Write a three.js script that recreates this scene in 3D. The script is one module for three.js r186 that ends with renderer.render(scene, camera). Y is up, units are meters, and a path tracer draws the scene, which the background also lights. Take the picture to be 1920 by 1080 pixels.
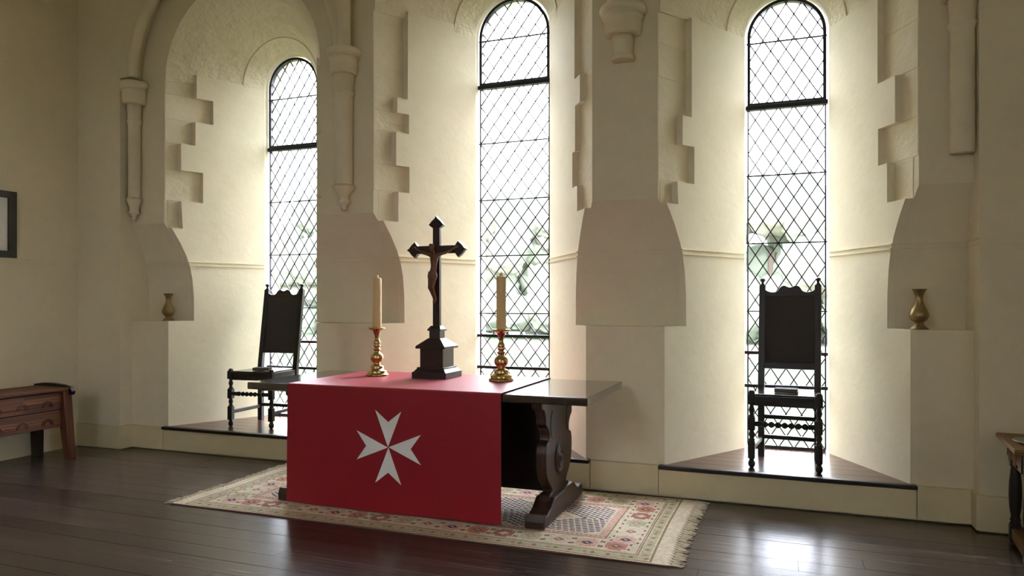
import * as THREE from 'three';
import { mergeGeometries, mergeVertices } from 'three/addons/utils/BufferGeometryUtils.js';
import { RoundedBoxGeometry } from 'three/addons/geometries/RoundedBoxGeometry.js';
import { MarchingCubes } from 'three/addons/objects/MarchingCubes.js';

// ------------------------------------------------------------------ camera, sky, exposure
const scene = new THREE.Scene();
const camera = new THREE.PerspectiveCamera(43.39, 1920 / 1080, 0.05, 300);
camera.position.set(0, 1.25, 4.73);
camera.rotation.y = THREE.MathUtils.degToRad(20.6);
camera.setViewOffset(1920, 1080, 0, -28, 1920, 1080);      // a shift lens: upright lines stay upright
const renderer = new THREE.WebGLRenderer({ antialias: true });
renderer.toneMapping = THREE.LinearToneMapping;
renderer.toneMappingExposure = 14;
renderer.shadowMap.enabled = true;

{ // bright overcast sky, a little brighter overhead
  const W = 128, H = 64, data = new Float32Array(W * H * 4);
  for (let j = 0; j < H; j++) {
    const el = Math.sin(((j + 0.5) / H - 0.5) * Math.PI), k = 3.6 * (1 + 2 * Math.max(0, el)) / 3; // CIE overcast sky
    for (let i = 0; i < W; i++) data.set([k * 0.94, k * 0.985, k * 1.13, 1], (j * W + i) * 4);
  }
  const t = new THREE.DataTexture(data, W, H, THREE.RGBAFormat, THREE.FloatType);
  t.mapping = THREE.EquirectangularReflectionMapping; t.magFilter = THREE.LinearFilter; t.needsUpdate = true;
  scene.background = t;
}

// ------------------------------------------------------------------ small helpers
let seedState = 7;
function rnd() { seedState = (seedState * 1664525 + 1013904223) >>> 0; return seedState / 4294967296; }
const R = (a, b) => a + (b - a) * rnd();
const V3 = (x, y, z) => new THREE.Vector3(x, y, z);
const V2 = (x, y) => new THREE.Vector2(x, y);

function flat(g) { const o = g.index ? g.toNonIndexed() : g; for (const k of Object.keys(o.attributes)) if (!['position', 'normal', 'uv'].includes(k)) o.deleteAttribute(k); return o; }
function merge(list) {
  const a = list.map((g) => { const o = flat(g); if (!o.attributes.normal) o.computeVertexNormals(); if (!o.attributes.uv) o.setAttribute('uv', new THREE.BufferAttribute(new Float32Array(o.attributes.position.count * 2), 2)); return o; });
  return mergeGeometries(a);
}
// uv in metres from the side a triangle faces; along: which axis carries u
function boxUV(g0, along = 'x', du = 0, dv = 0) {
  const g = flat(g0); if (!g.attributes.normal) g.computeVertexNormals();
  const p = g.attributes.position, n = p.count, uv = new Float32Array(n * 2);
  const a = V3(), b = V3(), c = V3(), e = V3(), f = V3();
  for (let i = 0; i < n; i += 3) {
    a.fromBufferAttribute(p, i); b.fromBufferAttribute(p, i + 1); c.fromBufferAttribute(p, i + 2);
    e.subVectors(b, a); f.subVectors(c, a); e.cross(f);
    const x = Math.abs(e.x), y = Math.abs(e.y), z = Math.abs(e.z);
    for (let k = 0; k < 3; k++) {
      const q = [p.getX(i + k), p.getY(i + k), p.getZ(i + k)];
      let u, v;
      if (x >= y && x >= z) { u = q[2]; v = q[1]; } else if (y >= z) { u = q[0]; v = q[2]; } else { u = q[0]; v = q[1]; }
      if (along === 'y' && !(y >= x && y >= z)) [u, v] = [v, u];
      if (along === 'z' && y >= x && y >= z) [u, v] = [v, u];
      uv[(i + k) * 2] = u + du; uv[(i + k) * 2 + 1] = v + dv;
    }
  }
  g.setAttribute('uv', new THREE.BufferAttribute(uv, 2));
  return g;
}
function box(x0, x1, y0, y1, z0, z1, r = 0) {
  const g = r ? new RoundedBoxGeometry(x1 - x0, y1 - y0, z1 - z0, 2, r) : new THREE.BoxGeometry(x1 - x0, y1 - y0, z1 - z0);
  return g.translate((x0 + x1) / 2, (y0 + y1) / 2, (z0 + z1) / 2);
}
const lathe = (pts, seg = 28) => new THREE.LatheGeometry(pts.map(([r, y]) => V2(r, y)), seg);
function smoothProfile(pts, n) { const c = new THREE.CatmullRomCurve3(pts.map(([r, y]) => V3(r, y, 0)), false, 'centripetal'); return c.getPoints(n).map((p) => [Math.max(0, p.x), p.y]); }
function prism(points, depth, bevel = 0) { // outline in x, y, extruded along +z
  const s = new THREE.Shape(points.map(([x, y]) => V2(x, y)));
  return new THREE.ExtrudeGeometry(s, { depth, bevelEnabled: bevel > 0, bevelSize: bevel, bevelThickness: bevel, bevelOffset: -bevel, bevelSegments: 2, curveSegments: 8 });
}
class Quads { // free faces, flat shaded unless normals are computed
  constructor() { this.p = []; }
  tri(a, b, c) { this.p.push(...a, ...b, ...c); }
  quad(a, b, c, d) { this.tri(a, b, c); this.tri(a, c, d); }
  geo() { const g = new THREE.BufferGeometry(); g.setAttribute('position', new THREE.BufferAttribute(new Float32Array(this.p), 3)); g.computeVertexNormals(); return g; }
}
const taken = {};
function numbered(name) { const n = taken[name] = (taken[name] ?? -1) + 1; return n ? `${name}_${String(n).padStart(3, '0')}` : name; }
function mesh(name, g, m, parent, label) {
  const o = new THREE.Mesh(g, m); o.name = name; o.castShadow = o.receiveShadow = true;
  if (label) o.userData.label = label;
  (parent ?? scene).add(o); return o;
}
function tag(o, label, category, group, kind) { o.userData.label = label; o.userData.category = category; if (group) o.userData.group = group; if (kind) o.userData.kind = kind; return o; }
function thing(name, label, category, [x, y, z] = [0, 0, 0], turn = 0, group, kind) {
  const o = new THREE.Group(); o.name = numbered(name); o.position.set(x, y, z); o.rotation.y = turn; scene.add(o);
  return tag(o, label, category, group, kind);
}

// ------------------------------------------------------------------ computed textures
function valueNoise(N, cells, seed) { // tileable
  const g = new Float32Array(cells * cells); let s = (seed * 2654435761) >>> 0;
  for (let i = 0; i < g.length; i++) { s = (s * 1664525 + 1013904223) >>> 0; g[i] = s / 4294967296; }
  const out = new Float32Array(N * N);
  for (let y = 0; y < N; y++) for (let x = 0; x < N; x++) {
    const fx = x / N * cells, fy = y / N * cells, ix = Math.floor(fx), iy = Math.floor(fy); let u = fx - ix, v = fy - iy;
    u = u * u * (3 - 2 * u); v = v * v * (3 - 2 * v);
    const a = g[(iy % cells) * cells + ix % cells], b = g[(iy % cells) * cells + (ix + 1) % cells], c = g[((iy + 1) % cells) * cells + ix % cells], d = g[((iy + 1) % cells) * cells + (ix + 1) % cells];
    out[y * N + x] = (a + (b - a) * u) * (1 - v) + (c + (d - c) * u) * v;
  }
  return out;
}
function fbm(N, first, octaves, seed, gain = 0.5) {
  const out = new Float32Array(N * N); let amp = 1, tot = 0;
  for (let o = 0; o < octaves; o++) { const n = valueNoise(N, Math.min(N, first << o), seed + o * 13); for (let i = 0; i < out.length; i++) out[i] += n[i] * amp; tot += amp; amp *= gain; }
  for (let i = 0; i < out.length; i++) out[i] /= tot;
  return out;
}
function tex(N, M, fn, srgb, metres = 1, metresV = metres) {
  const d = new Uint8Array(N * M * 4);
  for (let y = 0; y < M; y++) for (let x = 0; x < N; x++) { const c = fn(x, y), i = (y * N + x) * 4; d[i] = c[0]; d[i + 1] = c[1]; d[i + 2] = c[2]; d[i + 3] = 255; }
  const t = new THREE.DataTexture(d, N, M, THREE.RGBAFormat);
  t.wrapS = t.wrapT = THREE.RepeatWrapping; t.magFilter = THREE.LinearFilter; t.repeat.set(1 / metres, 1 / metresV);
  if (srgb) t.colorSpace = THREE.SRGBColorSpace;
  t.needsUpdate = true; return t;
}
const clamp = (x, a, b) => Math.min(b, Math.max(a, x));
const coarse = fbm(512, 4, 6, 3), fine = fbm(512, 32, 4, 11, 0.6), patchy = fbm(512, 8, 5, 29);
const gray = (a, lo, hi) => (x, y) => { const v = clamp(lo + (hi - lo) * a[y * 512 + x], 0, 255); return [v, v, v]; };
const T = {
  lime: tex(512, 512, (x, y) => { const k = 0.955 + 0.06 * coarse[y * 512 + x] + 0.03 * (fine[y * 512 + x] - 0.5); return [clamp(252 * k, 0, 255), clamp(249 * k, 0, 255), clamp(241 * k, 0, 255)]; }, true, 2.3),
  limeBump: tex(512, 512, (x, y) => { const v = 255 * clamp(0.65 * patchy[y * 512 + x] + 0.35 * fine[y * 512 + x], 0, 1); return [v, v, v]; }, false, 1.1),
  fineBump: tex(512, 512, gray(fine, 0, 255), false, 0.25),
};
function wood(c0, c1, seed, lenM, widM) { // grain along u
  const a = fbm(512, 8, 5, seed, 0.6), b = fbm(512, 4, 4, seed + 5);
  const f = (x, y) => { // stretched sampling
    const warp = (b[y * 512 + x] - 0.5) * 40, yy = ((y * 3 + warp) % 512 + 512) % 512 | 0, xx = (x >> 3) % 512;
    return clamp(0.75 * a[yy * 512 + xx] + 0.25 * a[((yy * 5) % 512) * 512 + ((x >> 2) % 512)], 0, 1);
  };
  const map = tex(512, 512, (x, y) => { let k = clamp((f(x, y) - 0.3) * 2.2, 0, 1); return [0, 1, 2].map((i) => c0[i] + (c1[i] - c0[i]) * k); }, true, lenM, widM);
  const bump = tex(512, 512, (x, y) => { const v = 255 * f(x, y); return [v, v, v]; }, false, lenM, widM);
  return { map, bump };
}
const WD = { floor: wood([58, 47, 41], [94, 80, 71], 41, 1.6, 0.42), old: wood([58, 30, 16], [138, 84, 50], 57, 0.9, 0.3), dark: wood([14, 8, 6], [44, 26, 18], 71, 0.8, 0.24), oak: wood([92, 64, 28], [172, 128, 68], 87, 0.8, 0.25), step: wood([50, 30, 22], [96, 64, 50], 97, 1.2, 0.36) };
const std = (o) => new THREE.MeshStandardMaterial(o);
const phy = (o) => new THREE.MeshPhysicalMaterial(o);
const rgb = (r, g, b) => new THREE.Color().setRGB(r, g, b);
const tinted = (w, c, rough, bs = 0.0015, extra = {}) => phy({ map: w.map, bumpMap: w.bump, bumpScale: bs, color: c, roughness: rough, ...extra });
const M = {
  wall: std({ color: rgb(0.88, 0.805, 0.61), map: T.lime, bumpMap: T.limeBump, bumpScale: 0.0028, roughness: 0.85 }),
  rough: std({ color: rgb(0.86, 0.785, 0.595), map: T.lime, bumpMap: T.limeBump, bumpScale: 0.018, roughness: 0.9 }),
  skirt: std({ color: rgb(0.80, 0.71, 0.46), map: T.lime, bumpMap: T.fineBump, bumpScale: 0.0006, roughness: 0.6 }),
  ceiling: std({ color: rgb(0.85, 0.81, 0.68), map: T.lime, roughness: 0.9 }),
  floors: [0.78, 0.9, 1, 1.12, 1.25].map((k, i) => tinted(WD.floor, rgb(k, k * (0.98 - 0.01 * i), k * 0.97), 0.26, 0.0006)),
  subfloor: std({ color: rgb(0.012, 0.009, 0.007), roughness: 0.9 }),
  step: [0.9, 1.05, 1.15].map((k) => tinted(WD.step, rgb(k, k, k), 0.22, 0.0005)),
  nosing: tinted(WD.dark, rgb(0.9, 0.75, 0.7), 0.4),
  darkWood: tinted(WD.dark, rgb(1, 0.95, 0.9), 0.36, 0.001),
  tableTop: tinted(WD.dark, rgb(1.9, 1.6, 1.4), 0.14, 0.0002, { ior: 1.6, clearcoat: 0.8, clearcoatRoughness: 0.07 }),
  trestle: tinted(WD.dark, rgb(3.6, 3.1, 2.6), 0.38, 0.0014),
  chair: tinted(WD.dark, rgb(0.75, 0.7, 0.65), 0.4, 0.001),
  leather: std({ color: rgb(0.018, 0.011, 0.009), roughness: 0.55, bumpMap: T.fineBump, bumpScale: 0.003 }),
  oldWood: tinted(WD.old, rgb(1.05, 1.0, 0.95), 0.68, 0.004),
  oak: tinted(WD.oak, rgb(0.9, 0.88, 0.8), 0.42, 0.001),
  ebony: phy({ color: rgb(0.017, 0.008, 0.007), roughness: 0.3, bumpMap: T.fineBump, bumpScale: 0.0003 }),
  crossWood: tinted(WD.dark, rgb(2.0, 0.95, 0.7), 0.35, 0.0008),
  corpus: std({ color: rgb(0.16, 0.075, 0.04), roughness: 0.38, metalness: 0.25 }),
  iron: std({ color: rgb(0.02, 0.02, 0.022), roughness: 0.5, metalness: 0.2 }),
  lead: std({ color: rgb(0.06, 0.058, 0.066), roughness: 0.55, metalness: 0.3 }),
  glass: [[0.97, 0.99, 0.98], [0.99, 0.99, 0.99], [0.95, 0.985, 0.97], [0.985, 0.98, 0.99]].map((c) => phy({ color: rgb(...c), roughness: 0.03, transmission: 1, thickness: 0, ior: 1.45 })),
  brass: std({ color: rgb(0.6, 0.43, 0.19), metalness: 1, roughness: 0.26 }),
  oldBrass: std({ color: rgb(0.36, 0.27, 0.14), metalness: 1, roughness: 0.36, bumpMap: T.fineBump, bumpScale: 0.0006 }),
  wax: phy({ color: rgb(0.74, 0.54, 0.25), roughness: 0.45, sheen: 0.2, sheenColor: rgb(1, 0.9, 0.7) }),
  wick: std({ color: rgb(0.03, 0.025, 0.02), roughness: 0.9 }),
  cloth: phy({ color: rgb(0.31, 0.003, 0.016), roughness: 0.46, bumpMap: T.fineBump, bumpScale: 0.0007, sheen: 0.85, sheenColor: rgb(1, 0.36, 0.42), sheenRoughness: 0.75 }),
  silver: std({ color: rgb(0.86, 0.84, 0.8), roughness: 0.6, bumpMap: T.fineBump, bumpScale: 0.0005 }),
  blackFrame: phy({ color: rgb(0.01, 0.008, 0.008), roughness: 0.35 }),
  mat: std({ color: rgb(0.88, 0.87, 0.8), roughness: 0.9 }),
  print: std({ color: rgb(0.35, 0.33, 0.29), roughness: 0.9 }),
  pewter: std({ color: rgb(0.45, 0.44, 0.42), metalness: 1, roughness: 0.35 }),
  page: std({ color: rgb(0.16, 0.12, 0.08), roughness: 0.9 }),
  lawn: phy({ color: rgb(0.046, 0.058, 0.036), roughness: 1, specularIntensity: 0 }),
  leaf: phy({ color: rgb(0.19, 0.215, 0.16), roughness: 1, specularIntensity: 0 }),
  bark: std({ color: rgb(0.12, 0.09, 0.07), roughness: 1 }),
  gravel: phy({ color: rgb(0.2, 0.13, 0.115), roughness: 1, specularIntensity: 0 }),
};

// ------------------------------------------------------------------ the window wall
const EMB = [ // front splay edges, glass edges, springing of glass and of the front arch
  { xl: -4.90, xr: -3.40, wl: -4.50, wr: -3.96, ws: 3.235, fs: 3.14 },
  { xl: -2.85, xr: -1.246, wl: -2.364, wr: -1.763, ws: 3.435, fs: 3.45 },
  { xl: -0.725, xr: 0.685, wl: -0.248, wr: 0.274, ws: 3.165, fs: 3.14 },
];
const ZS = -0.76, ZG = -0.82, ZO = -0.97, OFF = 0.042, OV = 0.03, TOP = 5.0, STEP = 0.2, X0 = -5.8, X1 = 3.0, ZR = 7.0, XA = -5.31, XB = 1.0, ZF = 0.12;
const PROFILE = [[STEP, 0], [1.095, 0], [1.095, 0.19], [1.3, 0.188], [1.45, 0.178], [1.55, 0.162], [1.65, 0.135], [1.76, 0.09], [1.85, 0.045], [1.93, 0]];
const recess = (y) => { for (let i = 3; i < PROFILE.length; i++) if (y <= PROFILE[i][0]) { const [a, ra] = PROFILE[i - 1], [b, rb] = PROFILE[i]; return y < 1.095 ? 0 : ra + (rb - ra) * (y - a) / (b - a); } return 0; };
{
  const q = new Quads();
  const stoneX = (e, side, z) => side < 0 ? e.xl - OFF + (e.wl - 0.02 - e.xl) * (z / ZS) : e.xr + OFF + (e.wr + 0.02 - e.xr) * (z / ZS);
  q.quad([XA, -0.3, 0], [XB, -0.3, 0], [XB, STEP, 0], [XA, STEP, 0]);
  // pier faces with the hollowed ledge
  const piers = [[null, EMB[0]], [EMB[0], EMB[1]], [EMB[1], EMB[2]], [EMB[2], null]];
  for (const [a, b] of piers) for (let i = 1; i < PROFILE.length; i++) {
    const [y0, r0] = PROFILE[i - 1], [y1, r1] = PROFILE[i];
    const L = (r) => a ? stoneX(a, 1, -r) : XA, Rr = (r) => b ? stoneX(b, -1, -r) : XB;
    q.quad([L(r0), y0, -r0], [Rr(r0), y0, -r0], [Rr(r1), y1, -r1], [L(r1), y1, -r1]);
    if (!a) q.quad([XA, y0, 0], [XA, y0, -r0], [XA, y1, -r1], [XA, y1, 0]);
    if (!b) q.quad([XB, y0, -r0], [XB, y0, 0], [XB, y1, 0], [XB, y1, -r1]);
  }
  const parts = [];
  // face above the ledges, with the three arched heads cut out
  const s = new THREE.Shape(); s.moveTo(XA, 1.93);
  for (const e of EMB) {
    const c = (e.xl + e.xr) / 2, r = (e.xr - e.xl) / 2 + OV, w = OFF - OV;
    s.lineTo(c - r - w, 1.93); s.lineTo(c - r - w, e.fs); s.lineTo(c - r, e.fs); s.absarc(c, e.fs, r, Math.PI, 0, true); s.lineTo(c + r + w, e.fs); s.lineTo(c + r + w, 1.93);
  }
  s.lineTo(XB, 1.93); s.lineTo(XB, TOP); s.lineTo(XA, TOP); s.closePath();
  parts.push(new THREE.ShapeGeometry(s, 40));
  // reveals up to the springing, heads and jambs
  const vault = new Quads();
  for (const e of EMB) {
    for (const side of [-1, 1]) {
      const rows = [...PROFILE, [e.fs, 0]];
      for (let i = 1; i < rows.length; i++) {
        const [y0, r0] = rows[i - 1], [y1, r1] = rows[i], xr = side < 0 ? e.wl - 0.02 : e.wr + 0.02;
        const yb0 = i === rows.length - 1 ? y0 : y0, yb1 = i === rows.length - 1 ? e.ws : y1;
        const xb = stoneX(e, side, ZS), A = [stoneX(e, side, -r0), y0, -r0], B = [xb, yb0, ZS], C = [xb, yb1, ZS], D = [stoneX(e, side, -r1), y1, -r1];
        side < 0 ? q.quad(A, B, C, D) : q.quad(B, A, D, C);
        q.quad([xr, yb0, ZS], [xr, yb0, ZO], [xr, yb1, ZO], [xr, yb1, ZS]);
      }
    }
    const cf = (e.xl + e.xr) / 2, rf = (e.xr - e.xl) / 2 + OV, cw = (e.wl + e.wr) / 2, rw = (e.wr - e.wl) / 2 + 0.02, n = 40;
    const at = (k, t, inset) => { const a = Math.PI * (1 - k / n), c = cf + (cw - cf) * t, r = rf + (rw - rf) * t - inset; return [c + r * Math.cos(a), e.fs + (e.ws - e.fs) * t + r * Math.sin(a), ZS * t]; };
    for (const side of [-1, 1]) { const xr = side < 0 ? e.wl - 0.02 : e.wr + 0.02, A = [stoneX(e, side, 0), e.fs, 0], B = [cf + side * rf, e.fs, 0]; vault.quad(A, B, [xr, e.ws, ZS], [stoneX(e, side, ZS), e.ws, ZS]); q.quad([xr, STEP, ZS], [stoneX(e, side, ZS), STEP, ZS], [stoneX(e, side, ZS), e.ws, ZS], [xr, e.ws, ZS]); }
    const ribs = [[0, 0], [0.26, 0.004], [0.5, -0.004], [0.76, 0.0], [0.765, 0.007], [1, 0]];
    for (let k = 0; k < n; k++) {
      for (let m = 1; m < ribs.length; m++) vault.quad(at(k, ...ribs[m - 1]), at(k, ...ribs[m]), at(k + 1, ...ribs[m]), at(k + 1, ...ribs[m - 1]));
      const a = at(k, 1, 0), b = at(k + 1, 1, 0); q.quad(a, [a[0], a[1], ZO], [b[0], b[1], ZO], b);
    }
    q.quad([e.wl - 0.02, STEP, ZS], [e.wr + 0.02, STEP, ZS], [e.wr + 0.02, STEP, ZO], [e.wl - 0.02, STEP, ZO]);
  }
  // outside face
  const o = new THREE.Shape([V2(X0 - 0.3, -0.6), V2(X1 + 0.3, -0.6), V2(X1 + 0.3, TOP), V2(X0 - 0.3, TOP)]);
  for (const e of EMB) { const c = (e.wl + e.wr) / 2, r = (e.wr - e.wl) / 2 + 0.02, h = new THREE.Path(); h.moveTo(c - r, STEP); h.lineTo(c + r, STEP); h.lineTo(c + r, e.ws); h.absarc(c, e.ws, r, 0, Math.PI, false); h.lineTo(c - r, STEP); o.holes.push(h); }
  parts.push(new THREE.ShapeGeometry(o, 40).translate(0, 0, ZO));
  parts.push(q.geo());
  const wall = mesh('wall_back', boxUV(merge(parts)), M.wall);
  tag(wall, 'cream limewashed stone wall with three deep splayed window recesses', 'wall', null, 'structure');
  mesh('window_vault', boxUV(vault.geo()), M.rough, wall);

  // forward wall order: strips at both ends and the spandrels over the arches
  const f = new THREE.Shape(), YS = 3.17; f.moveTo(X0, 0); f.lineTo(XA, 0); f.lineTo(XA, YS);
  const ARC = [[-4.17, 1.03, YS], [-2.06, 1.03, 3.5], [-0.025, 0.915, YS]];
  for (const [c, r, y] of ARC) { f.lineTo(c - r, YS); f.lineTo(c - r, y); f.absarc(c, y, r, Math.PI, 0, true); f.lineTo(c + r, YS); }
  f.lineTo(XB, YS); f.lineTo(XB, 0); f.lineTo(X1, 0); f.lineTo(X1, TOP); f.lineTo(X0, TOP); f.closePath();
  mesh('spandrel', boxUV(new THREE.ExtrudeGeometry(f, { depth: ZF - 0.001, bevelEnabled: false, curveSegments: 40 }).translate(0, 0, 0.001)), M.wall, wall);
  ARC.forEach(([c, r, y], i) => {
    const path = new THREE.CurvePath();
    if (y > YS) path.add(new THREE.LineCurve3(V3(c - r, YS, ZF - 0.03), V3(c - r, y, ZF - 0.03)));
    const pts = []; for (let k = 0; k <= 48; k++) { const a = Math.PI * (1 - k / 48); pts.push(V3(c + r * Math.cos(a), y + r * Math.sin(a), ZF - 0.03)); }
    path.add(new THREE.CatmullRomCurve3(pts));
    if (y > YS) path.add(new THREE.LineCurve3(V3(c + r, y, ZF - 0.03), V3(c + r, YS, ZF - 0.03)));
    const g = new THREE.TubeGeometry(path, 96, 0.05, 12, false);
    tag(mesh(`trim_${i + 1}`, boxUV(g), M.wall), ['rounded plaster arch rib over the leftmost window recess', 'rounded plaster arch rib over the middle window recess', 'rounded plaster arch rib over the rightmost window recess'][i], 'arch rib', null, 'structure');
  });

  // smooth plaster slabs on the splays, with toothed edges, and the recessed quoin stones
  const slabs = [
    [0, -1, [[0.236, 3.235], [0.236, 3.035], [0.379, 3.035], [0.379, 2.825], [0.227, 2.825], [0.227, 2.62], [0.107, 2.62], [0.107, 2.39], [0.291, 2.39], [0.291, 2.125], [0.107, 2.125], [0.12, 1.89]]],
    [0, 1, [[0.25, 3.235], [0.25, 2.9], [0.15, 2.9], [0.15, 2.62], [0.3, 2.62], [0.3, 2.3], [0.14, 2.3], [0.14, 2.1], [0.24, 2.1], [0.24, 1.89]]],
    [1, -1, [[0.254, 3.5], [0.254, 2.82], [0.162, 2.82], [0.162, 2.705], [0.264, 2.705], [0.264, 2.555], [0.152, 2.555], [0.152, 2.3], [0.268, 2.3], [0.268, 2.1], [0.171, 2.1], [0.171, 1.87]]],
    [1, 1, [[0.259, 3.5], [0.259, 2.83], [0.137, 2.83], [0.137, 2.64], [0.247, 2.64], [0.247, 2.32], [0.31, 2.32], [0.31, 2.07], [0.198, 2.07], [0.198, 1.89]]],
    [2, -1, [[0.282, 3.165], [0.282, 2.495], [0.186, 2.495], [0.186, 2.3], [0.31, 2.3], [0.31, 2.05], [0.131, 2.05], [0.142, 1.9]]],
    [2, 1, [[0.311, 3.165], [0.311, 2.61], [0.141, 2.61], [0.141, 2.328], [0.306, 2.328], [0.306, 2.1], [0.217, 2.1], [0.217, 1.86]]],
  ];
  const stoneMats = [0.97, 1, 1.02].map((k) => { const m = M.rough.clone(); m.bumpScale = 0.009; m.color = M.rough.color.clone().multiplyScalar(k); return m; });
  for (const [n, side, steps] of slabs) {
    const e = EMB[n], x0 = side < 0 ? e.xl : e.xr, x1 = side < 0 ? e.wl - 0.02 : e.wr + 0.02, L = Math.hypot(x1 - x0, ZS), k = L / -ZS;
    const EPS = 0.002, front = (y) => recess(y) * k + EPS, yEnd = steps[steps.length - 1][1], pts = [[EPS, STEP], [L, STEP], [L, steps[0][1]], ...steps, [front(yEnd), yEnd]];
    for (const [y, r] of [...PROFILE].reverse()) if (y < yEnd && y > STEP) pts.push([r * k + EPS, y]);
    const g = prism(pts, 0.1, 0);
    if (side < 0) g.translate(0, 0, -0.1);
    const sh = Math.abs((x1 - x0) / ZS) * -side, shear = new THREE.Matrix4().set(1, 0, sh, 0, 0, 1, 0, 0, 0, 0, 1, 0, 0, 0, 0, 1); g.applyMatrix4(shear);
    const d = V3((x1 - x0) / L, 0, ZS / L), m = new THREE.Matrix4().makeBasis(d, V3(0, 1, 0), d.clone().cross(V3(0, 1, 0))).setPosition(x0, 0, 0);
    mesh('reveal_plaster', boxUV(g.applyMatrix4(m)), M.wall, wall);
    for (let i = 0; i + 1 < steps.length; i += 2) {
      const [dd, yt] = steps[i], yb = steps[i + 1][1], cuts = Math.max(1, Math.round((yt - yb) / 0.26));
      for (let c = 0; c < cuts; c++) {
        const a = yb + (yt - yb) * c / cuts + 0.0015, b = yb + (yt - yb) * (c + 1) / cuts - 0.0015, out = -0.0335 - R(0, 0.002);
        const sg = box(a < 1.93 ? front(a) : 0.002, dd + 0.03, a, b, side < 0 ? -0.07 : -out, side < 0 ? out : 0.07, 0.003);
        mesh('stone', boxUV(sg.applyMatrix4(shear).applyMatrix4(m), 'x', R(0, 3), R(0, 3)), stoneMats[(i + c) % 3], wall);
      }
    }
  }
  // string course: two thin beads that run round the room on piers and reveals
  const line = (y, h, pr) => {
    const pth = [[XA, 0.0]], seg = [];
    const r = recess(y);
    for (const e of EMB) {
      const fx = (s2) => s2 < 0 ? e.xl + (e.wl - 0.02 - e.xl) * (r / -ZS) : e.xr + (e.wr + 0.02 - e.xr) * (r / -ZS);
      seg.push([[fx(-1), -r], [e.wl - 0.02, ZS]], [[e.wr + 0.02, ZS], [fx(1), -r]]);
    }
    const px = [XA, ...seg.flatMap((s2, i) => i % 2 ? [s2[1][0]] : [s2[0][0]]), XB];
    for (let i = 0; i < px.length; i += 2) seg.push([[px[i], -r], [px[i + 1], -r]]);
    seg.push([[X0, ZF], [XA, ZF]], [[XB, ZF], [X1, ZF]], [[X0, ZR], [X0, ZF]], [[XA, ZF], [XA, -r]], [[XB, -r], [XB, ZF]]);
    return seg.map(([a, b]) => { const l = Math.hypot(b[0] - a[0], b[1] - a[1]); return new THREE.BoxGeometry(l, h, pr * 2).rotateY(-Math.atan2(b[1] - a[1], b[0] - a[0])).translate((a[0] + b[0]) / 2, y, (a[1] + b[1]) / 2); });
  };
  const st = new THREE.Group(); st.name = 'trim_4'; scene.add(st);
  tag(st, 'thin double bead string line running along the cream walls', 'string course', null, 'structure');
  mesh('bead', boxUV(merge(line(1.605, 0.007, 0.009))), M.wall, st);
  mesh('bead', boxUV(merge(line(1.574, 0.006, 0.008))), M.wall, st);
}

// skirting boards under the windows and along the end strips
{
  const sk = new THREE.Group(); sk.name = 'baseboard_back'; scene.add(sk);
  tag(sk, 'tall cream painted skirting boards below the three windows', 'skirting', null, 'structure');
  const xs = [XA, -4.94, -3.365, -2.885, -1.215, -0.76, 0.715, XB];
  for (let i = 1; i < xs.length; i++) mesh('board', boxUV(box(xs[i - 1] + 0.002, xs[i] - 0.002, 0.008, STEP, 0.0, 0.02, 0.003)), M.skirt, sk);
  for (const [a, b] of [[X0, XA + 0.018], [XB - 0.018, X1]]) mesh('board', boxUV(box(a, b, 0.008, STEP, ZF, ZF + 0.02, 0.003)), M.skirt, sk);
  for (const [a, b] of [[XA, XA + 0.018], [XB - 0.018, XB]]) mesh('board', boxUV(box(a, b, 0.008, STEP, 0.021, ZF, 0.003)), M.skirt, sk);
}

// raised wooden window floors with dark nosings
EMB.forEach((e, i) => {
  const t = new THREE.Group(); t.name = `trim_${5 + i}`; scene.add(t);
  tag(t, ['raised wooden window floor below the leftmost window, under a chair', 'raised wooden window floor in the middle window recess behind the altar', 'raised wooden window floor below the rightmost window, under a chair'][i], 'window floor', null, 'structure');
  const n = 6, zA = 0.0, zB = ZS;
  for (let k = 0; k < n; k++) {
    const za = zA + (zB - zA) * k / n - (k ? 0.0015 : 0), zb = zA + (zB - zA) * (k + 1) / n + 0.0015;
    const xl = (z) => e.xl + (e.wl - 0.02 - e.xl) * z / ZS, xr = (z) => e.xr + (e.wr + 0.02 - e.xr) * z / ZS;
    const g = prism([[xl(za), -za], [xr(za), -za], [xr(zb), -zb], [xl(zb), -zb]], 0.02).rotateX(-Math.PI / 2).translate(0, STEP - 0.018, 0);
    mesh('plank', boxUV(g, 'x', R(0, 5), R(0, 5)), M.step[k % 3], t);
  }
  mesh('plank', boxUV(box(e.wl - 0.02, e.wr + 0.02, STEP - 0.018, STEP + 0.002, ZG - 0.03, ZS), 'x', 1, 2), M.step[0], t);
  mesh('nosing', boxUV(box(e.xl - 0.035, e.xr + 0.03, STEP - 0.022, STEP + 0.004, -0.01, 0.045, 0.008)), M.nosing, t, 'dark rounded front edge');
});

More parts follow.
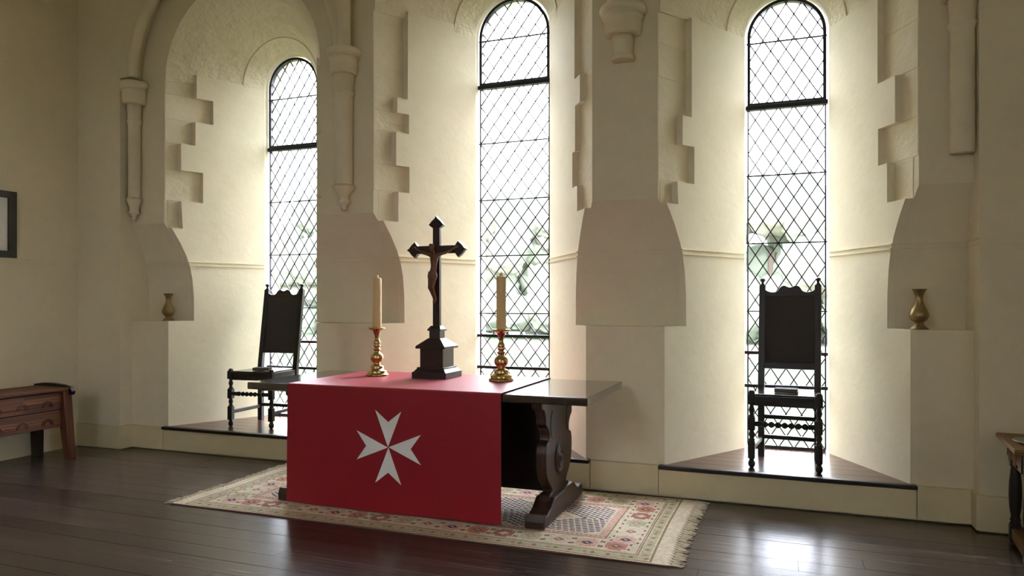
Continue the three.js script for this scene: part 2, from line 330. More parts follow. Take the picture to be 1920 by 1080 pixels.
// ------------------------------------------------------------------ floor, other walls, ceiling
{
  const fl = mesh('floor', boxUV(box(X0, X1, -0.3, -0.021, -0.06, ZR)), M.subfloor);
  tag(fl, 'polished dark brown wooden plank floor', 'floor', null, 'structure');
  const w = 0.138, rows = Math.ceil((ZR - 0.0) / w), shapes = {};
  for (let r = 0; r < rows; r++) {
    const z0 = r * w, z1 = Math.min(ZR, z0 + w); let x = X0; 
    while (x < X1 - 0.01) {
      let len = [2.2, 2.6, 3.0, 3.6][Math.floor(rnd() * 4)]; if (x === X0) len *= R(0.3, 1); const xe = Math.min(X1, x + len); 
      const g = boxUV(box(x + 0.0008, xe - 0.0008, -0.021, 0, z0 + 0.0012, z1 - 0.0012), 'x', R(0, 9), R(0, 9));
      const o = mesh('plank', g, M.floors[Math.floor(rnd() * 5)], fl); o.position.y = -R(0, 0.0008);
      x = xe;
    }
  }
}
function holedWall(name, len, h, holes, th) { // in x, y, centred thickness along z from 0 to th
  const s = new THREE.Shape([V2(0, -0.6), V2(len, -0.6), V2(len, h), V2(0, h)]);
  for (const [a, b, y0, y1] of holes) { const c = (a + b) / 2, r = (b - a) / 2, p = new THREE.Path(); p.moveTo(a, y0); p.lineTo(b, y0); p.lineTo(b, y1 - r); p.absarc(c, y1 - r, r, 0, Math.PI, false); p.lineTo(a, y0); s.holes.push(p); }
  return new THREE.ExtrudeGeometry(s, { depth: th, bevelEnabled: false, curveSegments: 24 });
}
const sideHoles = [[4.5, 5.3, 1.0, 2.7]], rearHoles = [[3.3, 3.95, 2.3, 3.6]];
tag(mesh('wall_left', boxUV(box(X0 - 0.3, X0, -0.6, TOP, ZO, ZR + 0.3)), M.wall), 'plain cream plaster wall on the left with a framed picture', 'wall', null, 'structure');
tag(mesh('wall_right', boxUV(holedWall('r', ZR - ZO, TOP, sideHoles.map(([a, b, y0, y1]) => [a - ZO, b - ZO, y0, y1]), 0.3).rotateY(-Math.PI / 2).translate(X1 + 0.3, 0, ZO)), M.wall), 'cream plaster wall on the right with arched windows, outside the frame', 'wall', null, 'structure');
tag(mesh('wall_front', boxUV(holedWall('f', X1 - X0, TOP, rearHoles, 0.3).translate(X0, 0, ZR)), M.wall), 'cream plaster wall behind the viewer with arched windows', 'wall', null, 'structure');
tag(mesh('ceiling', boxUV(box(X0 - 0.3, X1 + 0.3, TOP, TOP + 0.2, ZO, ZR + 0.3)), M.ceiling), 'plain cream plaster ceiling above the frame', 'ceiling', null, 'structure');

// ------------------------------------------------------------------ windows
function clipPoly(poly, inside) { // convex clip of a polygon, inside = convex polygon counter-clockwise
  let out = poly;
  for (let i = 0; i < inside.length && out.length; i++) {
    const a = inside[i], b = inside[(i + 1) % inside.length], src = out; out = [];
    const d = (p) => (b[0] - a[0]) * (p[1] - a[1]) - (b[1] - a[1]) * (p[0] - a[0]);
    for (let k = 0; k < src.length; k++) {
      const p = src[k], q = src[(k + 1) % src.length], dp = d(p), dq = d(q);
      if (dp >= 0) out.push(p);
      if ((dp >= 0) !== (dq >= 0)) { const t = dp / (dp - dq); out.push([p[0] + (q[0] - p[0]) * t, p[1] + (q[1] - p[1]) * t]); }
    }
  }
  return out;
}
function clipLine(p, q, inside) {
  let t0 = 0, t1 = 1;
  for (let i = 0; i < inside.length; i++) {
    const a = inside[i], b = inside[(i + 1) % inside.length], d = (r) => (b[0] - a[0]) * (r[1] - a[1]) - (b[1] - a[1]) * (r[0] - a[0]), dp = d(p), dq = d(q);
    if (dp < 0 && dq < 0) return null;
    if (dp < 0) t0 = Math.max(t0, dp / (dp - dq)); else if (dq < 0) t1 = Math.min(t1, dp / (dp - dq));
  }
  if (t1 - t0 < 1e-4) return null;
  const at = (t) => [p[0] + (q[0] - p[0]) * t, p[1] + (q[1] - p[1]) * t];
  return [at(t0), at(t1)];
}
const bar = ([x0, y0], [x1, y1], w, d) => new THREE.BoxGeometry(Math.hypot(x1 - x0, y1 - y0), w, d).rotateZ(Math.atan2(y1 - y0, x1 - x0)).translate((x0 + x1) / 2, (y0 + y1) / 2, 0);
function archOutline(x0, x1, y0, ys, n = 24) { const c = (x0 + x1) / 2, r = (x1 - x0) / 2, o = [[x0, y0], [x1, y0]]; for (let k = 0; k <= n; k++) { const a = Math.PI * k / n; o.push([c + r * Math.cos(a), ys + r * Math.sin(a)]); } return o; }
function archFrame(x0, x1, y0, ys, w, d) { // a closed arched iron frame
  const s = new THREE.Shape(archOutline(x0, x1, y0, ys, 32).map((p) => V2(...p))); s.holes.push(new THREE.Path(archOutline(x0 + w, x1 - w, y0 + w, ys, 32).map((p) => V2(...p))));
  return new THREE.ExtrudeGeometry(s, { depth: d, bevelEnabled: false }).translate(0, 0, -d / 2);
}
function leadedWindow(n, e, rows, label) {
  const t = new THREE.Group(); t.name = `window_${n}`; t.position.set(0, 0, ZG); scene.add(t);
  tag(t, label, 'window', null, 'structure');
  const { transom, anchor, h, thin, thick } = rows, y0 = STEP + 0.012, dw = (e.wr - e.wl) / 5;
  // the upper light: an arched iron casement; the lower light: fixed leading with bars
  mesh('casement_frame', archFrame(e.wl - 0.004, e.wr + 0.004, transom, e.ws, 0.022, 0.04), M.iron, t);
  mesh('transom', merge([box(e.wl - 0.015, e.wr + 0.015, transom - 0.028, transom + 0.004, -0.025, 0.03, 0.004)]), M.iron, t);
  mesh('edge_lead', merge([box(e.wl - 0.004, e.wl + 0.006, y0, transom - 0.02, -0.01, 0.01), box(e.wr - 0.006, e.wr + 0.004, y0, transom - 0.02, -0.01, 0.01), box(e.wl, e.wr, STEP, y0 + 0.012, -0.012, 0.012)]), M.lead, t);
  for (const y of thin) mesh('saddle_bar', box(e.wl - 0.01, e.wr + 0.01, y - 0.0045, y + 0.0045, 0.004, 0.018), M.iron, t);
  for (const y of thick) mesh('cross_bar', box(e.wl - 0.02, e.wr + 0.015, y - 0.012, y + 0.012, 0.004, 0.03, 0.003), M.iron, t);
  const lights = [archOutline(e.wl, e.wr, y0, transom - 0.02).slice(0, 2).concat([[e.wr, transom - 0.02], [e.wl, transom - 0.02]]), archOutline(e.wl + 0.016, e.wr - 0.016, transom + 0.01, e.ws)];
  const cames = [];
  lights.forEach((poly) => {
    for (let i = -40; i < 60; i++) for (const s of [-1, 1]) { // lead lines
      const a = [e.wl, anchor + i * h], b = [e.wl + 5 * dw, anchor + i * h + s * 5 * h], c = clipLine(a, b, poly);
      if (c) cames.push(bar(...c, 0.0082, 0.008));
    }
    for (let r = -60; r < 80; r++) for (let c = 0; c <= 5; c++) { // panes
      const cx = e.wl + c * dw + (r & 1 ? dw / 2 : 0), cy = anchor + r * h / 2 + (0), g = 0.002;
      if (r & 1 && c === 5) continue;
      // nodes lie at edges: a pane is centred half a row from a node
      const q = clipPoly([[cx, cy + h / 2 - h / 2 * 0 - g], [cx - dw / 2 + g, cy], [cx, cy - h / 2 + g], [cx + dw / 2 - g, cy]].map(([x, y]) => [x, y + h / 2]), poly);
      let area = 0; for (let k = 0; k < q.length; k++) { const [ax, ay] = q[k], [bx, by] = q[(k + 1) % q.length]; area += ax * by - bx * ay; }
      if (Math.abs(area) < 4e-4) continue;
      mesh('pane', prism(q, 0.003).translate(0, 0, -0.0015), M.glass[Math.floor(rnd() * 4)], t);
    }
  });
  mesh('lead_cames', merge(cames), M.lead, t);
}
const tallRows = { transom: 2.69, anchor: 1.205, h: 0.1634, thin: [1.205, 1.695, 2.185, 3.14], thick: [0.655, 0.895] };
leadedWindow(1, EMB[0], tallRows, 'leaded diamond pane lancet window on the left, behind a tall chair');
leadedWindow(2, EMB[1], { transom: 3.046, anchor: 1.163, h: 0.1562, thin: [1.163, 1.637, 2.098, 2.567, 3.415], thick: [0.46, 0.72, 0.98] }, 'tallest leaded diamond pane lancet window, in the middle behind the altar');
leadedWindow(3, EMB[2], { ...tallRows, transom: 2.675, thin: [1.19, 1.68, 2.17, 3.13], anchor: 1.19, thick: [0.65, 0.89] }, 'leaded diamond pane lancet window on the right, behind a tall chair');
// plain glazing in the unseen side and rear windows
let wn = 4;
for (const [a, b, y0, y1] of sideHoles) { const g = new THREE.Group(); g.name = `window_${wn++}`; scene.add(g); g.position.set(X1 + 0.15, 0, 0); g.rotation.y = -Math.PI / 2; tag(g, 'plain arched window in the right wall outside the frame', 'window', 'plain side windows', 'structure'); mesh('casement_frame', archFrame(a, b, y0, y1 - (b - a) / 2, 0.05, 0.05), M.iron, g); mesh('pane', prism(archOutline(a + 0.05, b - 0.05, y0 + 0.05, y1 - (b - a) / 2), 0.004), M.glass[1], g); }
for (const [a, b, y0, y1] of rearHoles) { const g = new THREE.Group(); g.name = `window_${wn++}`; scene.add(g); g.position.set(X0, 0, ZR + 0.15); tag(g, 'plain arched window in the wall behind the viewer', 'window', 'plain rear windows', 'structure'); mesh('casement_frame', archFrame(a, b, y0, y1 - (b - a) / 2, 0.05, 0.05), M.iron, g); mesh('pane', prism(archOutline(a + 0.05, b - 0.05, y0 + 0.05, y1 - (b - a) / 2), 0.004), M.glass[1], g); }

// ------------------------------------------------------------------ colonnettes and corbels
{
  const cap = (top) => [[0, top], [0.112, top], [0.124, top - 0.003], [0.131, top - 0.011], [0.134, top - 0.022], [0.134, top - 0.034], [0.13, top - 0.046], [0.122, top - 0.053], [0.11, top - 0.056], [0.108, top - 0.064], [0.116, top - 0.068], [0.12, top - 0.074], [0.118, top - 0.081], [0.108, top - 0.085], [0.1075, top - 0.1], [0.107, top - 0.13], [0.104, top - 0.165], [0.1, top - 0.182], [0.094, top - 0.19], [0.078, top - 0.193], [0, top - 0.193]];
  const col = (n, x, z, top, r, y1, foot, label, capScale = 1) => {
    const t = new THREE.Group(); t.name = `trim_${n}`; t.position.set(x, 0, z); scene.add(t); tag(t, label, 'colonnette', null, 'structure');
    mesh('capital', boxUV(lathe(cap(top).reverse().map(([a, b]) => [a * capScale, b]), 40)), M.wall, t);
    mesh('shaft', boxUV(lathe([[0, y1], [r, y1], [r, top - 0.36], [r * 1.18, top - 0.345], [r * 1.18, top - 0.325], [r * 1.05, top - 0.315], [r * 1.2, top - 0.19], [0, top - 0.19]], 32)), M.wall, t);
    if (foot) mesh('pendant', boxUV(lathe([[0, y1 - 0.185], [0.016, y1 - 0.18], [0.024, y1 - 0.16], [0.014, y1 - 0.148], [0.04, y1 - 0.125], [0.05, y1 - 0.115], [0.036, y1 - 0.1], [0.04, y1 - 0.07], [r * 1.25, y1 - 0.012], [r * 1.25, y1 + 0.004], [r, y1 + 0.015], [0, y1 + 0.015]], 24)), M.wall, t);
  };
  col(8, -5.225, 0.05, 3.14, 0.05, 2.14, true, 'slender plaster colonnette beside the left corner of the room', 0.92);
  col(9, -3.125, 0.04, 3.17, 0.068, 2.13, true, 'plaster colonnette on the pier between left and middle windows');
  col(11, 0.935, 0.05, 3.14, 0.062, 2.09, false, 'plaster colonnette with a cut off end beside the right window', 1.05);
  const t = new THREE.Group(); t.name = 'trim_10'; t.position.set(-0.99, 0, 0.03); scene.add(t); tag(t, 'short plaster corbel on the pier between middle and right windows', 'corbel', null, 'structure');
  mesh('capital', boxUV(lathe(cap(3.19).reverse().map(([a, b]) => [a * 1.14, b]), 40)), M.wall, t);
  mesh('stub', boxUV(lathe([[0, 2.835], [0.064, 2.835], [0.073, 2.84], [0.077, 2.85], [0.075, 2.862], [0.066, 2.87], [0.064, 2.89], [0.068, 2.95], [0.073, 3.0], [0, 3.0]], 28)), M.wall, t);
}

// ------------------------------------------------------------------ altar table
const TY = 0.745;
{
  const t = thing('altar_table', 'long dark polished wooden trestle table partly under a red cloth', 'table', [-2.09, 0, 0.56]);
  const tx = (x) => x + 2.09, tz = (z) => z - 0.56;
  mesh('table_top', boxUV(box(tx(-3.21), tx(-0.975), TY - 0.045, TY, tz(0.12), tz(1.0), 0.008)), M.tableTop, t);
  const half = [[0.34, 0.7], [0.335, 0.665], [0.29, 0.645], [0.265, 0.6], [0.262, 0.565], [0.225, 0.54], [0.2, 0.5], [0.205, 0.465], [0.245, 0.45], [0.262, 0.41], [0.262, 0.34], [0.245, 0.28], [0.2, 0.225], [0.15, 0.185], [0.14, 0.165], [0.19, 0.15], [0.21, 0.12]];
  const fineHalf = new THREE.CatmullRomCurve3(half.map(([w, y]) => V3(w, y, 0)), false, 'centripetal').getPoints(80).map((p) => [p.x, p.y]);
  for (const s of [-1, 1]) {
    const xc = s < 0 ? tx(-2.93) : tx(-1.28);
    const outline = [...fineHalf, ...fineHalf.slice().reverse().map(([w, y]) => [-w, y])];
    const g = prism(outline.reverse(), 0.05, 0.006).rotateY(Math.PI / 2).translate(xc - 0.025, 0, 0.04);
    const b = mesh('trestle', boxUV(g, 'y'), M.trestle, t);
    for (const w of [-1, 1]) { // carved hollow beside the waist
      const l = prism([[0, 0], [0.03, 0.02], [0.04, 0.07], [0.025, 0.13], [0, 0.16], [-0.012, 0.1], [-0.012, 0.05]].map(([a, c]) => [a * w, c]).sort(() => 0), 0.012, 0.004).rotateY(Math.PI / 2).translate(xc + s * 0.025 - 0.006, 0.47, 0.04 - w * 0.15);
      mesh('carved_leaf', boxUV(l), M.darkWood, b);
    }
    const ro = lathe([[0, 0], [0.088, 0], [0.09, 0.012], [0.08, 0.02], [0.072, 0.012], [0.06, 0.01], [0.05, 0.022], [0.04, 0.012], [0.026, 0.014], [0.018, 0.028], [0, 0.03]], 32).rotateZ(-s * Math.PI / 2).translate(xc + s * 0.024, 0.335, 0.05);
    mesh('rosette', ro, M.trestle, b, 'round carved rosette');
    const foot = [[-0.4, 0.012], [-0.4, 0.05], [-0.385, 0.085], [-0.33, 0.075], [-0.27, 0.095], [-0.2, 0.14], [0.2, 0.14], [0.27, 0.095], [0.33, 0.075], [0.385, 0.085], [0.4, 0.05], [0.4, 0.012]];
    mesh('foot', boxUV(prism(foot.slice().reverse(), 0.1, 0.008).rotateY(Math.PI / 2).translate(xc - 0.05, 0, 0.02), 'z'), M.trestle, t);
  }
  mesh('centre_board', boxUV(box(tx(-2.9), tx(-1.3), 0.11, TY - 0.04, tz(0.52), tz(0.56), 0.004)), M.darkWood, t);
}
// red runner with the white eight-pointed cross
{
  const xa = -2.885, xb = -1.462, y1 = TY + 0.004, path = [];
  const add = (z, y) => path.push([z, y]);
  for (let k = 0; k <= 8; k++) add(0.108, 0.42 + (y1 - 0.012 - 0.42) * k / 8);
  for (let k = 0; k <= 4; k++) { const a = Math.PI / 2 * k / 4; add(0.12 - 0.012 * Math.cos(a), y1 - 0.012 + 0.012 * Math.sin(a)); }
  for (let k = 1; k < 16; k++) add(0.12 + 0.88 * k / 16, y1);
  for (let k = 0; k <= 5; k++) { const a = Math.PI / 2 * k / 5; add(1.0 + 0.012 * Math.sin(a), y1 - 0.012 + 0.012 * Math.cos(a)); }
  for (let k = 1; k <= 24; k++) add(1.012, y1 - 0.012 - (y1 - 0.012 - 0.022) * k / 24);
  const nx = 60, th = 0.003, q = new Quads();
  const P = (i, j, off) => {
    const u = i / nx, [z, y] = path[j], [za, ya] = path[Math.max(0, j - 1)], [zb, yb] = path[Math.min(path.length - 1, j + 1)];
    let nz = -(yb - ya), ny = zb - za; const l = Math.hypot(nz, ny) || 1; nz /= l; ny /= l;
    const drop = z > 1.01 ? clamp((y1 - y) / 0.7, 0, 1) : 0, x = xa + (xb - xa) * u;
    const wave = drop * (0.0035 * Math.sin(x * 11 + 0.6) + 0.002 * Math.sin(x * 23)) + drop * 0.004;
    return [x + drop * 0.004 * (u - 0.5), y + ny * off - (drop > 0.95 ? 0.004 * Math.sin(u * 5) : 0), z + nz * off + wave];
  };
  const m = path.length - 1;
  for (let i = 0; i < nx; i++) for (let j = 0; j < m; j++) {
    q.quad(P(i, j, th), P(i, j + 1, th), P(i + 1, j + 1, th), P(i + 1, j, th));
    q.quad(P(i, j, 0.0005), P(i + 1, j, 0.0005), P(i + 1, j + 1, 0.0005), P(i, j + 1, 0.0005));
  }
  for (let j = 0; j < m; j++) { q.quad(P(0, j, 0.0005), P(0, j + 1, 0.0005), P(0, j + 1, th), P(0, j, th)); q.quad(P(nx, j, th), P(nx, j + 1, th), P(nx, j + 1, 0.0005), P(nx, j, 0.0005)); }
  for (let i = 0; i < nx; i++) { q.quad(P(i, m, 0.0005), P(i + 1, m, 0.0005), P(i + 1, m, th), P(i, m, th)); q.quad(P(i, 0, th), P(i + 1, 0, th), P(i + 1, 0, 0.0005), P(i, 0, 0.0005)); }
  const c = mesh(numbered('altar_cloth'), boxUV(q.geo()), M.cloth);
  tag(c, 'crimson altar cloth draped over the table, bearing a white cross', 'altar cloth');
  const cx = -2.168, cy = 0.405, arms = [], sp = [];
  for (let k = 0; k < 4; k++) { // four notched arms, each folded along its middle
    const a = k * Math.PI / 2, rot = ([x, y]) => [cx + x * Math.cos(a) - y * Math.sin(a), cy + x * Math.sin(a) + y * Math.cos(a)];
    arms.push(prism([[0.004, 0.002], [0.006, 0], [0.213, -0.086], [0.148, 0], [0.213, 0.086]].map(rot).map(([x, y]) => [x, y]), 0.003, 0));
  }
  mesh('white_cross', boxUV(merge(arms).translate(0, 0, 1.0195)), M.silver, c, 'white eight-pointed cross sewn on the cloth');
}

// ------------------------------------------------------------------ on the altar
const AT = TY + 0.0072;
{ // crucifix
  const t = thing('crucifix', 'dark wooden standing crucifix on a stepped pedestal in the middle of the altar', 'crucifix', [-2.18, AT, 0.36]);
  const step = (y0, y1, w, d, r = 0.004) => box(-w / 2, w / 2, y0, y1, -d / 2, d / 2, r);
  const frustum = (y0, y1, w0, d0, w1, d1) => { const g = new THREE.CylinderGeometry(Math.SQRT1_2, Math.SQRT1_2, 1, 4, 1).rotateY(Math.PI / 4); const p = g.attributes.position; for (let i = 0; i < p.count; i++) { const top = p.getY(i) > 0; p.setXYZ(i, p.getX(i) * (top ? w1 : w0), top ? y1 : y0, p.getZ(i) * (top ? d1 : d0)); } const o = g.toNonIndexed(); o.computeVertexNormals(); return o; };
  mesh('plinth', merge([step(0, 0.042, 0.25, 0.25), frustum(0.042, 0.062, 0.235, 0.235, 0.2, 0.2), step(0.06, 0.072, 0.2, 0.2, 0.003)]), M.ebony, t);
  mesh('pedestal', step(0.07, 0.2, 0.168, 0.168, 0.003), M.ebony, t);
  mesh('cap', merge([step(0.195, 0.212, 0.215, 0.215), frustum(0.212, 0.262, 0.212, 0.212, 0.088, 0.088)]), M.ebony, t);
  mesh('neck', merge([step(0.258, 0.315, 0.078, 0.078, 0.003), step(0.312, 0.325, 0.098, 0.098, 0.003), frustum(0.325, 0.345, 0.09, 0.09, 0.066, 0.05)]), M.ebony, t);
  const cross = mesh('cross', boxUV(merge([box(-0.025, 0.025, 0.34, 1.03, -0.015, 0.015, 0.003), box(-0.165, 0.165, 0.829, 0.881, -0.014, 0.016, 0.003)]), 'y'), M.crossWood, t);
  const fin = [[-0.03, 0], [-0.062, 0.022], [-0.036, 0.05], [-0.012, 0.068], [0, 0.086], [0.012, 0.068], [0.036, 0.05], [0.062, 0.022], [0.03, 0]].reverse().map(([x, y]) => [x * 0.88, y * 0.94]);
  for (const [a, x, y] of [[0, 0, 1.0], [Math.PI / 2, -0.14, 0.855], [-Math.PI / 2, 0.14, 0.855]]) mesh('finial', prism(fin, 0.03, 0.004).translate(0, 0, -0.015).rotateZ(a).translate(x, y, 0), M.crossWood, cross);
  // the carved figure: one continuous body meshed from tapered capsules
  const J = { head: [-0.012, 0.868, 0.058], neck: [-0.004, 0.835, 0.044], chest: [0, 0.795, 0.042], waist: [-0.004, 0.735, 0.04], hip: [-0.012, 0.69, 0.042] };
  const caps = [];
  const cp = (a, b, ra, rb) => caps.push([a, b, ra, rb]);
  cp(J.neck, J.chest, 0.009, 0.026); cp(J.chest, J.waist, 0.027, 0.019); cp(J.waist, J.hip, 0.019, 0.025);
  for (const s of [-1, 1]) {
    const sh = [s * 0.03, 0.818, 0.04], el = [s * 0.082, 0.832, 0.036], ha = [s * 0.136, 0.858, 0.03];
    cp(J.chest, sh, 0.02, 0.013); cp(sh, el, 0.012, 0.009); cp(el, ha, 0.009, 0.006);
    cp(ha, [s * 0.156, 0.866, 0.028], 0.007, 0.005);
    for (let f = 0; f < 4; f++) cp([s * 0.15, 0.863 + f * 0.003, 0.029], [s * 0.168, 0.862 + f * 0.005, 0.031], 0.0026, 0.002);
    cp([s * 0.146, 0.868, 0.03], [s * 0.152, 0.879, 0.033], 0.003, 0.0022);
    const hp = [J.hip[0] + s * 0.014, 0.68, 0.042], kn = [-0.012 + s * 0.008, 0.6, 0.066], an = [0.001 + s * 0.004, 0.525, 0.034];
    cp(hp, kn, 0.019, 0.013); cp(kn, an, 0.0125, 0.008); cp(an, [s * 0.004, 0.5, 0.046], 0.008, 0.006);
  }
  cp(J.neck, [-0.008, 0.852, 0.05], 0.009, 0.009); cp([-0.013, 0.878, 0.055], [-0.012, 0.862, 0.058], 0.0185, 0.016); cp([-0.013, 0.856, 0.06], [-0.014, 0.848, 0.062], 0.011, 0.008);
  cp([-0.013, 0.868, 0.074], [-0.0135, 0.861, 0.078], 0.0025, 0.0032); // nose
  cp([-0.014, 0.85, 0.066], [-0.014, 0.84, 0.066], 0.007, 0.004); // beard
  const N = 88, S = 0.21, O = [0, 0.69, 0.05], mc = new MarchingCubes(N, M.corpus, false, false, 120000);
  const dist = (p, [a, b, ra, rb]) => { const ab = [b[0] - a[0], b[1] - a[1], b[2] - a[2]], ap = [p[0] - a[0], p[1] - a[1], p[2] - a[2]], l = ab[0] ** 2 + ab[1] ** 2 + ab[2] ** 2, h = clamp((ap[0] * ab[0] + ap[1] * ab[1] + ap[2] * ab[2]) / l, 0, 1); return Math.hypot(ap[0] - ab[0] * h, ap[1] - ab[1] * h, ap[2] - ab[2] * h) - (ra + (rb - ra) * h); };
  const K = 0.005;
  for (let z = 0; z < N; z++) for (let y = 0; y < N; y++) for (let x = 0; x < N; x++) {
    const p = [O[0] + S * (2 * x / N - 1), O[1] + S * (2 * y / N - 1), O[2] + S * (2 * z / N - 1)]; let d = 1;
    if (Math.abs(p[2] - 0.045) < 0.06) for (const c of caps) { const e = dist(p, c), h = clamp(0.5 + 0.5 * (e - d) / K, 0, 1); d = e + (d - e) * h - K * h * (1 - h); }
    mc.field[z * N * N + y * N + x] = -d;
  }
  mc.isolation = 0; mc.update();
  const cnt = mc.count, pos = mc.positionArray.slice(0, cnt * 3), nor = mc.normalArray.slice(0, cnt * 3), bg = new THREE.BufferGeometry();
  for (let i = 0; i < cnt; i++) { pos[i * 3] = O[0] + S * pos[i * 3]; pos[i * 3 + 1] = O[1] + S * pos[i * 3 + 1]; pos[i * 3 + 2] = O[2] + S * pos[i * 3 + 2]; }
  bg.setAttribute('position', new THREE.BufferAttribute(pos, 3)); bg.setAttribute('normal', new THREE.BufferAttribute(nor, 3));
  const fig = mesh('figure', bg, M.corpus, t, 'carved brown figure with outstretched arms');
  mesh('loincloth', (() => { const g = lathe(smoothProfile([[0.031, 0.655], [0.034, 0.675], [0.03, 0.7], [0.027, 0.708]], 10), 24); g.scale(1, 1, 0.8); return g.translate(-0.012, 0, 0.045); })(), M.corpus, fig);
}
{ // candlesticks and candles
  const prof = [[0, 0], [0.078, 0], [0.08, 0.006], [0.078, 0.014], [0.066, 0.02], [0.07, 0.03], [0.066, 0.038], [0.048, 0.046], [0.044, 0.056], [0.048, 0.064], [0.04, 0.072], [0.026, 0.078]];
  for (let k = 0; k <= 12; k++) { const a = -1.15 + 2.3 * k / 12; prof.push([0.045 * Math.cos(a), 0.125 + 0.042 * Math.sin(a)]); }
  prof.push([0.02, 0.172], [0.027, 0.177], [0.027, 0.183], [0.018, 0.188], [0.018, 0.196], [0.025, 0.201], [0.025, 0.207], [0.02, 0.212], [0.024, 0.222], [0.024, 0.232], [0.016, 0.246], [0.014, 0.258], [0.018, 0.28], [0.026, 0.3], [0.03, 0.31], [0.056, 0.318], [0.06, 0.324], [0.058, 0.33], [0.034, 0.328], [0, 0.328]);
  const gs = lathe(prof, 48);
  const cand = (() => { const p = [[0, 0], [0.0305, 0], [0.031, 0.01], [0.0305, 0.33], [0.028, 0.338], [0.02, 0.34], [0.006, 0.334], [0, 0.334]]; return lathe(p, 36); })();
  const wick = new THREE.TubeGeometry(new THREE.CatmullRomCurve3([V3(0, 0.345, 0), V3(0.001, 0.362, 0), V3(0.003, 0.37, 0.001)]), 8, 0.0016, 6);
  [[-2.612, 0.41, 'left of the crucifix'], [-1.69, 0.43, 'right of the crucifix, before the middle window']].forEach(([x, z, where], i) => {
    const c = thing('candlestick', `turned brass candlestick with ball knop ${where}`, 'candlestick', [x, AT, z], 0, 'brass candlesticks on the altar');
    mesh('stem', gs, M.brass, c);
    const k = thing('candle', `thick cream altar candle in the candlestick ${where}`, 'candle', [x, AT + 0.329, z], 0, 'altar candles');
    mesh('wax', cand, M.wax, k); mesh('wick', wick, M.wick, k);
    const nub = lathe([[0.0, 0.33], [0.02, 0.333], [0.014, 0.342], [0.011, 0.352], [0.007, 0.36], [0, 0.362]], 16); mesh('melted_tip', nub, M.wax, k);
  });
}
{ // brass vases on the side ledges
  const p = smoothProfile([[0.049, 0.0], [0.05, 0.004], [0.04, 0.014], [0.03, 0.026], [0.024, 0.036], [0.026, 0.042], [0.043, 0.056], [0.0515, 0.078], [0.048, 0.1], [0.036, 0.128], [0.026, 0.15], [0.021, 0.172], [0.022, 0.195], [0.03, 0.218], [0.0405, 0.236]], 60);
  const g = lathe([[0, 0], ...p, [0.0385, 0.237], [0.027, 0.216], [0.018, 0.19], [0.016, 0.16], [0, 0.15]], 40);
  for (const [x, z, l] of [[-4.985, -0.085, 'small tarnished brass vase on the ledge left of the leftmost window'], [0.742, -0.085, 'small tarnished brass vase on the ledge right of the rightmost window']]) { const v = thing('vase', l, 'vase', [x, 1.0952, z], 0, 'brass vases'); mesh('body', g, M.oldBrass, v); }
}

